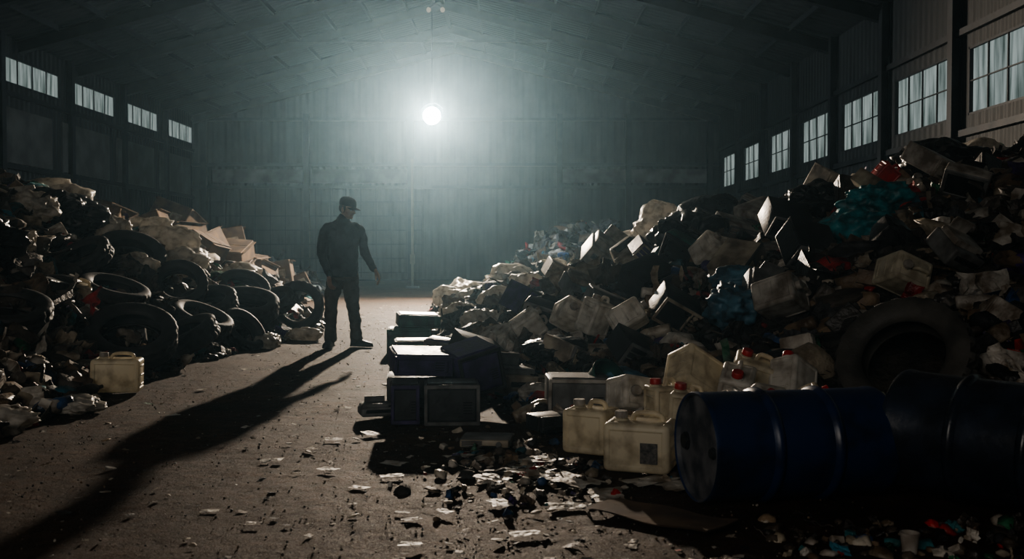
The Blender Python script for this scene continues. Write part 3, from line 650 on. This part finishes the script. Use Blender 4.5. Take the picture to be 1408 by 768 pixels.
def boot(c,d,nm):
    d=Vector(d).normalized(); s_=Vector((-d.y,d.x,0)); mb=MB(); c=Vector(c)
    up=Vector((0,0,1))
    loft(mb,[(c-d*.075+up*.045,s_*.03,up*.04),(c-d*.05+up*.05,s_*.04,up*.048),(c+up*.05,s_*.042,up*.048),(c+d*.08+up*.043,s_*.046,up*.042),(c+d*.15+up*.034,s_*.048,up*.033),(c+d*.2+up*.028,s_*.036,up*.026),(c+d*.215+up*.026,s_*.015,up*.015)],20,4,p=2.6)
    tube(mb,[c-d*.01+up*.05,c-d*.015+up*.15],[.05,.053],16,2)
    loft(mb,[(c-d*.085+up*.012,s_*.02,up*.012),(c-d*.07+up*.012,s_*.038,up*.012),(c+up*.012,s_*.042,up*.012),(c+d*.13+up*.012,s_*.051,up*.012),(c+d*.2+up*.012,s_*.038,up*.012),(c+d*.225+up*.012,s_*.01,up*.012)],20,3,p=4)
    o=mb.obj(nm,[M['shoe']],True,parent=man); remesh(o,.006,2)
boot((-.165,.0,-.016),(-.12,-1,0),'boot_right'); boot((.15,.06,-.016),(.95,-.35,0),'boot_left')
def hand(wr,dirn,palmn,nm,mirror=1):
    dirn=Vector(dirn).normalized(); pn=Vector(palmn); pn=(pn-dirn*pn.dot(dirn)).normalized(); sd=dirn.cross(pn).normalized()*mirror
    wr=Vector(wr); mb=MB()
    def q(d,s_,n): return wr+dirn*d+sd*s_+pn*n
    loft(mb,[(q(-.04,0,0),sd*.026,pn*.020),(q(0,0,0),sd*.028,pn*.019),(q(.04,0,0),sd*.038,pn*.017),(q(.075,0,0),sd*.042,pn*.016),(q(.095,0,.002),sd*.038,pn*.013)],16,3,p=2.5)
    for i_,(s_,L) in enumerate([(.031,.072),(.011,.082),(-.010,.076),(-.030,.060)]):
        c=.25+.05*i_
        tube(mb,[q(.075,s_*.95,0),q(.095,s_,.0),q(.095+L*.42,s_*1.08,L*c*.5),q(.095+L*.72,s_*1.08,L*c*1.5),q(.095+L*.88,s_*1.05,L*c*2.5)],[.011,.0105,.0095,.0088,.0075],8,3)
    tube(mb,[q(.02,.024,.004),q(.045,.042,.012),q(.072,.055,.022),q(.095,.057,.033)],[.014,.013,.0105,.0085],8,3)
    o=mb.obj(nm,[M['skin']],True,parent=man); remesh(o,.0035,2)
hand(la[-1]+Vector((0,0,-.025)),(.12,-.08,-1),-F*.2+S,'hand_right',-1)
hand(ra[-1]+(S*.03+F*.03+Vector((0,0,-.04))).normalized()*.03,S*.3+F*.45+Vector((0,0,-.9)),-S*.9-F*.25,'hand_left',1)
head=empty('head',(0,0,0)); head.parent=man
hx=Vector((.035,-.015,1.555)); head.location=hx; head.rotation_euler=Euler((0,math.radians(14),math.radians(-28)))
mb=MB()
tube(mb,[(-.03,0,-.09),(-.022,0,-.02),(-.012,0,.05)],[.062,.057,.056],18,3)
ellip(mb,(-.012,0,.135),(.099,.077,.100)); ellip(mb,(.028,0,.085),(.066,.062,.082)); ellip(mb,(.045,0,.028),(.048,.045,.034)); ellip(mb,(.078,0,.018),(.022,.026,.018))
for s_ in(-1,1):
    ellip(mb,(.058,s_*.036,.082),(.028,.026,.026)); ellip(mb,(.078,s_*.03,.132),(.018,.03,.010)); ellip(mb,(-.012,s_*.078,.098),(.018,.009,.032)); ellip(mb,(-.004,s_*.075,.075),(.012,.008,.015))
    ellip(mb,(.1,s_*.012,.082),(.012,.009,.009))
tube(mb,[(.084,0,.125),(.098,0,.105),(.112,0,.085)],[.011,.012,.014],10,3)
ellip(mb,(.088,0,.056),(.014,.024,.0055)); ellip(mb,(.086,0,.045),(.014,.021,.006))
o=mb.obj('face',[M['skin']],True,parent=head); remesh(o,.0045,2)
mb=MB()
for s_ in(-1,1): ellip(mb,(.078,s_*.031,.114),(.011,.012,.010))
mb.obj('eyes',[M['eye']],True,parent=head)
mb=MB(); ellip(mb,(-.028,0,.118),(.090,.080,.085)); 
for s_ in(-1,1): ellip(mb,(.005,s_*.072,.125),(.022,.010,.03))
o=mb.obj('hair',[M['hair']],True,parent=head); remesh(o,.006,2)
mb=MB()
rr=[]
for z,a,b_ in [(.148,.112,.090),(.17,.113,.092),(.20,.108,.090),(.225,.094,.080),(.243,.070,.060),(.252,.035,.03),(.254,.006,.006)]: rr.append((Vector((-.006-(z-.148)*.1,0,z)),Vector((a,0,0)),Vector((0,b_,0))))
loft(mb,rr,36,4); ellip(mb,(-.015,0,.256),(.008,.008,.005),sub=2)
o=mb.obj('cap_crown',[M['jacket']],True,parent=head)
mb=MB(); V=[];Fc=[]; nu,nv=16,8
for t_ in (0,1):
    for j in range(nv+1):
        for i in range(nu+1):
            a=(i/nu-.5)*2.3; r0=.088; ext=.085*math.cos(a*.68)*j/nv
            x=math.cos(a)*.105+ext; y=math.sin(a)*.088*(1-.1*j/nv); z=.152-.55*y*y*8*.6-.018*(j/nv)-.004*t_
            V.append((x,y,z))
n=(nu+1)*(nv+1)
for j in range(nv):
    for i in range(nu):
        a=j*(nu+1)+i; Fc.append((a,a+1,a+nu+2,a+nu+1)); b_=a+n; Fc.append((b_,b_+nu+1,b_+nu+2,b_+1))
for i in range(nu): a=nv*(nu+1)+i; Fc.append((a,a+1,a+1+n,a+n))
mb.add(V,Fc); mb.obj('cap_brim',[M['jacket']],True,parent=head)

# ------------------------------------------------------------ the building
XL,XR,YF,YB=-12.8,8.3,-5.0,40.0; EV=6.6; RX=-2.25; RZ=9.4
def wallmat(name,c1,c2,axis,sc):
    m=mk(name,c1,c2,.7,.0,nscale=.9,bscale=6,bstr=.3,bdist=.02,lo=.35,hi=.65); t=m.node_tree; b=t.nodes['Principled BSDF']
    w=t.nodes.new('ShaderNodeTexWave'); w.bands_direction=axis; w.inputs['Scale'].default_value=sc; w.inputs['Distortion'].default_value=0
    bu=[n for n in t.nodes if n.type=='BUMP'][0]; b2=t.nodes.new('ShaderNodeBump'); b2.inputs['Strength'].default_value=.6; b2.inputs['Distance'].default_value=.05
    co=[n for n in t.nodes if n.type=='TEX_COORD'][0]; t.links.new(co.outputs['Object'],w.inputs['Vector']); t.links.new(w.outputs['Fac'],b2.inputs['Height'])
    t.links.new(bu.outputs['Normal'],b2.inputs['Normal']); t.links.new(b2.outputs['Normal'],b.inputs['Normal']); return m
M['wy']=wallmat('ribbed_wall_sheet',(.026,.029,.029),(.013,.014,.014),'Y',1.2)
M['wx']=wallmat('ribbed_rear_sheet',(.045,.05,.054),(.022,.025,.027),'X',1.2)
M['panel']=mk('pale_wall_panel',(.40,.42,.42),(.2,.2,.2),.7,nscale=1.5)
M['panel2']=mk('grimy_wall_panel',(.10,.105,.10),(.05,.048,.045),.7,nscale=1.5)
M['roof']=wallmat('roof_sheet',(.034,.036,.038),(.017,.018,.019),'Y',1.0)
def win_mat(name,ca,cb,strn):
    m=bpy.data.materials.new(name); m.use_nodes=True; t=m.node_tree; t.nodes.clear()
    o=t.nodes.new('ShaderNodeOutputMaterial'); e=t.nodes.new('ShaderNodeEmission'); co=t.nodes.new('ShaderNodeTexCoord'); mp=t.nodes.new('ShaderNodeMapping'); mp.inputs['Scale'].default_value=(1,5,.5)
    n=t.nodes.new('ShaderNodeTexNoise'); n.inputs['Scale'].default_value=1.4; n.inputs['Detail'].default_value=5
    r=t.nodes.new('ShaderNodeValToRGB'); r.color_ramp.elements[0].position=.34; r.color_ramp.elements[1].position=.64; r.color_ramp.elements[0].color=(*ca,1); r.color_ramp.elements[1].color=(*cb,1)
    t.links.new(co.outputs['Object'],mp.inputs['Vector']); t.links.new(mp.outputs[0],n.inputs['Vector']); t.links.new(n.outputs['Fac'],r.inputs['Fac']); t.links.new(r.outputs['Color'],e.inputs['Color']); e.inputs['Strength'].default_value=strn
    t.links.new(e.outputs[0],o.inputs['Surface']); return m
M['win']=win_mat('daylit_translucent_pane',(.10,.14,.13),(.54,.64,.63),.52)
def side_wall(name,X,sgn,z0,z1,starts,wd):
    mb=MB(); th=.2; xc=X+sgn*th/2; L=YB-YF
    box(mb,(xc,(YB+YF)/2,z0/2),(th,L,z0)); box(mb,(xc,(YB+YF)/2,(z1+EV)/2),(th,L,EV-z1))
    y=YF
    for s in sorted(starts)+[YB]:
        if s-y>.01: box(mb,(xc,(s+y)/2,(z0+z1)/2),(th,s-y,z1-z0))
        y=s+wd
    mb.obj(name,[M['wy']])
RS=[36.6,33.0,29.4,25.9,22.4,18.9,15.4,11.9,8.4,4.9,1.4]
LS=[36.95-3.93*k for k in range(10)]
side_wall('wall_right',XR,1,3.62,4.85,RS,2.8); side_wall('wall_left',XL,-1,5.42,6.12,LS,3.2)
wn=0
def window(X,sgn,y0,w,z0,z1,nv,nh):
    global wn; wn+=1; mb=MB(); fx=X+sgn*.03
    yc=y0+w/2; zc=(z0+z1)/2
    n=int(w/.05); V=[];F_=[]
    for i in range(n+1):
        yy=y0+w*i/n-yc; xx=.06*sgn+.012*math.sin(i*1.6); V+=[(xx,yy,z0-zc),(xx,yy,z1-zc)]
    for i in range(n): F_.append((2*i,2*i+1,2*i+3,2*i+2))
    mb.add(V,F_,1)
    for c,s in [((0,0,z0-zc+.02),(.06,w,.04)),((0,0,z1-zc-.02),(.06,w,.04)),((0,-w/2+.02,0),(.06,.04,z1-z0)),((0,w/2-.02,0),(.06,.04,z1-z0))]: box(mb,c,s,0)
    for k_ in range(1,nv): box(mb,(0.0,-w/2+w*k_/nv,0),(.03,.025,z1-z0),0)
    for k_ in range(1,nh): box(mb,(0.0,0,z0-zc+(z1-z0)*k_/nh),(.03,w,.022),0)
    mb.obj('window_%d'%wn,[M['steel'],M['win']],loc=(fx,yc,zc))
for s in RS: window(XR,1,s,2.8,3.62,4.85,4,2)
for s in LS: window(XL,-1,s,3.2,5.42,6.12,4,1)
mb=MB(); V=[(XL,YB,0),(XR,YB,0),(XR,YB,EV),(RX,YB,RZ),(XL,YB,EV)]; V+=[(a,YB+.2,c) for a,b_,c in V]
mb.add(V,[(0,1,2,3,4),(9,8,7,6,5),(0,5,6,1),(1,6,7,2),(2,7,8,3),(3,8,9,4),(4,9,5,0)]); mb.obj('wall_back',[M['wx']])
mb=MB()
for x0,x1 in [(-12.0,-8.1),(-8.0,-4.1),(2,4.6),(4.7,8)]: box(mb,((x0+x1)/2,YB-.04,4.15),(x1-x0,.06,.55))
mb.obj('trim_1',[M['panel']])
mb=MB()
for k_ in range(15): box(mb,(-12+k_*.6,YB-.35,1.9),(.04,.04,3.6))
for k_ in range(7): box(mb,(-7.8,YB-.35,.3+k_*.56),(8.5,.04,.04))
mb.obj('mesh_gate',[M['steel']])
mb=MB()
for x_ in (-12.3,-8.2,-4.05,1.9,4.65,7.9): box(mb,(x_,YB-.15,3.3),(.22,.24,6.6)); 
for z_ in (3.7,4.6,6.4): box(mb,((XL+XR)/2,YB-.1,z_),(XR-XL,.12,.12))
mb.obj('wall_column',[M['steel']])
mb=MB()
def icol(mb,X,y):
    for dx in(-.09,.09): box(mb,(X+dx,y,EV/2),(.02,.2,EV))
    box(mb,(X,y,EV/2),(.18,.02,EV))
for s in RS: icol(mb,XR-.11,s-.38)
for s in LS: icol(mb,XL+.11,s-.36)
mb.obj('portal_columns',[M['steel']])
def portal(y,tie=False):
    mb=MB()
    for a,b_ in (((XL+.1,EV-.1),(RX,RZ-.1)),((XR-.1,EV-.1),(RX,RZ-.1))):
        dx=b_[0]-a[0]; dz=b_[1]-a[1]; L=math.hypot(dx,dz); ang=-math.atan2(dz,dx)
        mt=Matrix.Translation(((a[0]+b_[0])/2,y,(a[1]+b_[1])/2-.12))@Matrix.Rotation(ang,4,'Y')
        box(mb,(0,0,.15),(L,.2,.02),0,mt); box(mb,(0,0,-.15),(L,.2,.02),0,mt); box(mb,(0,0,0),(L,.015,.3),0,mt)
    if tie: box(mb,(RX-.6,y,8.0),(9.4,.08,.08))
    mb.obj('roof_truss',[M['steel']])
yk=39.75; 
i_=0
while yk>-5:
    portal(yk,i_==2); yk-=3.5; i_+=1
mb=MB()
for side in(0,1):
    E=XL if side==0 else XR
    for k_ in range(1,9):
        f=k_/9; x_=E+(RX-E)*f; z_=EV+(RZ-EV)*f-.06
        box(mb,(x_,(YB+YF)/2,z_),(.06,YB-YF-.2,.14))
box(mb,(RX,(YB+YF)/2,RZ-.12),(.1,YB-YF-.2,.16)); mb.obj('roof_purlins',[M['steel']])
mb=MB(); th=.12
V=[(XL-.2,YF,EV),(RX,YF,RZ),(XR+.2,YF,EV),(XR+.2,YF,EV+th),(RX,YF,RZ+th),(XL-.2,YF,EV+th)]; V+=[(a,YB+.2,c) for a,b_,c in V]
mb.add(V,[(0,1,7,6),(1,2,8,7),(2,3,9,8),(3,4,10,9),(4,5,11,10),(5,0,6,11),(0,5,4,1),(1,4,3,2),(6,7,10,11),(7,8,9,10)]); mb.obj('ceiling',[M['roof']])
mb=MB()
for sgn,X in((1,XL+.04),(-1,XR-.04)):
    for z_ in (1.4,3.3,5.15): box(mb,(X+sgn*.03,(YB+YF)/2,z_),(.08,YB-YF-.2,.12))
mb.obj('trim_2',[M['steel']])
mb=MB()
for k_ in range(10):
    y=YB-.2-3.93*k_
    box(mb,(XL+.03,y-1.95,4.1),(.05,3.3,1.4))
mb.obj('trim_3',[M['panel2']])
mb=MB(); box(mb,(-3.1,31,2.0),(.07,.07,4)); box(mb,(-3.1,31,.03),(.4,.4,.06)); box(mb,(-3.1,31,.9),(.14,.14,.3)); mb.obj('steel_post',[M['panel2']])

# ------------------------------------------------------------ lamps
LX,LY,LZ=-2.08,26.0,4.66
fl=empty('floodlight',(LX,LY,LZ))
mb=MB(); rot=Matrix.Rotation(math.pi/2,4,'X')
lathe(mb,[(0,-.22),(.08,-.22),(.10,-.2),(.12,-.08),(.2,.0),(.24,.05),(.24,.07),(.225,.07),(.22,.055)],36,0,rot)
for k_ in range(12): box(mb,(0,0,0),(.012,.12,.28),0,Matrix.Translation((0,.15,0))@Matrix.Rotation(k_*math.pi/12,4,'Y'))
mb.obj('housing',[M['steel']],angle=35,parent=fl)
mb=MB(); tube(mb,[(-.27,0,0),(-.27,.02,.2),(0,.03,.34),(.27,.02,.2),(.27,0,0)],[.015]*5,8,5); tube(mb,[(0,.03,.34),(0,.03,RZ-LZ-.25)],[.012,.012],8,1); mb.obj('bracket',[M['steel']],True,parent=fl)
me_=bpy.data.materials.new('lamp_lens'); me_.use_nodes=True; t=me_.node_tree; t.nodes.clear(); o=t.nodes.new('ShaderNodeOutputMaterial'); e=t.nodes.new('ShaderNodeEmission'); e.inputs['Color'].default_value=(.95,.98,1,1); e.inputs['Strength'].default_value=120; t.links.new(e.outputs[0],o.inputs[0])
mb=MB(); lathe(mb,[(0,.085),(.1,.08),(.18,.07),(.222,.055)],36,0,rot); mb.obj('lens',[me_],True,parent=fl)
def light(name,typ,loc,en,col,**kw):
    l=bpy.data.lights.new(name,typ); l.energy=en; l.color=col
    rot=kw.pop('rot',None)
    for a,b_ in kw.items(): setattr(l,a,b_)
    ob=bpy.data.objects.new(name,l); C.objects.link(ob); ob.location=loc
    if rot: ob.rotation_euler=rot
    return ob
light('flood_beam','SPOT',(LX,LY-.2,LZ),10000,(1,.82,.63),shadow_soft_size=.12,spot_size=math.radians(150),spot_blend=1.0,rot=(math.radians(-72),0,0))
light('flood_spill','POINT',(LX,LY-.3,LZ),800,(.80,.92,1),shadow_soft_size=.12)
tw=empty('roof_lamp',(-1.98,26,7.45)); mb=MB(); tube(mb,[(-.18,0,0),(0,0,.08),(.18,0,0)],[.03,.03,.03],8,3); tube(mb,[(0,0,.05),(0,0,1.7)],[.012,.012],6,1); mb.obj('arm',[M['steel']],True,parent=tw)
mt=bpy.data.materials.new('dim_bulb'); mt.use_nodes=True; t=mt.node_tree; t.nodes.clear(); o=t.nodes.new('ShaderNodeOutputMaterial'); e=t.nodes.new('ShaderNodeEmission'); e.inputs['Color'].default_value=(1,.85,.65,1); e.inputs['Strength'].default_value=.3; t.links.new(e.outputs[0],o.inputs[0])
mb=MB(); ellip(mb,(-.18,0,-.05),(.06,.06,.07)); ellip(mb,(.18,0,-.05),(.06,.06,.07)); mb.obj('bulbs',[mt],True,parent=tw)
light('front_fill_light','AREA',(-4,-4.5,4.0),200,(1,.92,.84),shape='RECTANGLE',size=6,size_y=3,rot=(math.radians(74),0,math.radians(-18)))  # unseen fill added behind the camera to brighten fronts of foreground objects

# ------------------------------------------------------------ haze
mb=MB(); e_=.03
V=[(XL+e_,YF+.1,.0),(XR-e_,YF+.1,.0),(XR-e_,YF+.1,EV-.03),(RX,YF+.1,RZ-.03),(XL+e_,YF+.1,EV-.03)]; V+=[(a,YB-e_,c) for a,b_,c in V]
mb.add(V,[f[::-1] for f in [(4,3,2,1,0),(5,6,7,8,9),(0,1,6,5),(1,2,7,6),(2,3,8,7),(3,4,9,8),(4,0,5,9)]])
mh=bpy.data.materials.new('dusty_air'); mh.use_nodes=True; t=mh.node_tree; t.nodes.clear(); o=t.nodes.new('ShaderNodeOutputMaterial'); v=t.nodes.new('ShaderNodeVolumeScatter')
v.inputs['Color'].default_value=(.50,.80,1,1); v.inputs['Density'].default_value=.0025; v.inputs['Anisotropy'].default_value=.80; t.links.new(v.outputs[0],o.inputs['Volume'])
mb.obj('dusty_air',[mh])

w=bpy.data.worlds.new('World'); bpy.context.scene.world=w; w.use_nodes=True; w.node_tree.nodes['Background'].inputs[0].default_value=(.35,.45,.55,1); w.node_tree.nodes['Background'].inputs[1].default_value=.02
try: bpy.context.scene.view_settings.look='AgX - Medium High Contrast'
except Exception as ex: print(ex)

cam=bpy.data.cameras.new('camera'); cam.lens=35; cam.sensor_width=36; cam.clip_end=200
cam.dof.use_dof=True; cam.dof.focus_distance=9.5; cam.dof.aperture_fstop=4
co=bpy.data.objects.new('camera',cam); C.objects.link(co); co.location=(0,0,1.15); co.rotation_euler=(math.radians(90-1.63),0,0)
bpy.context.scene.camera=co
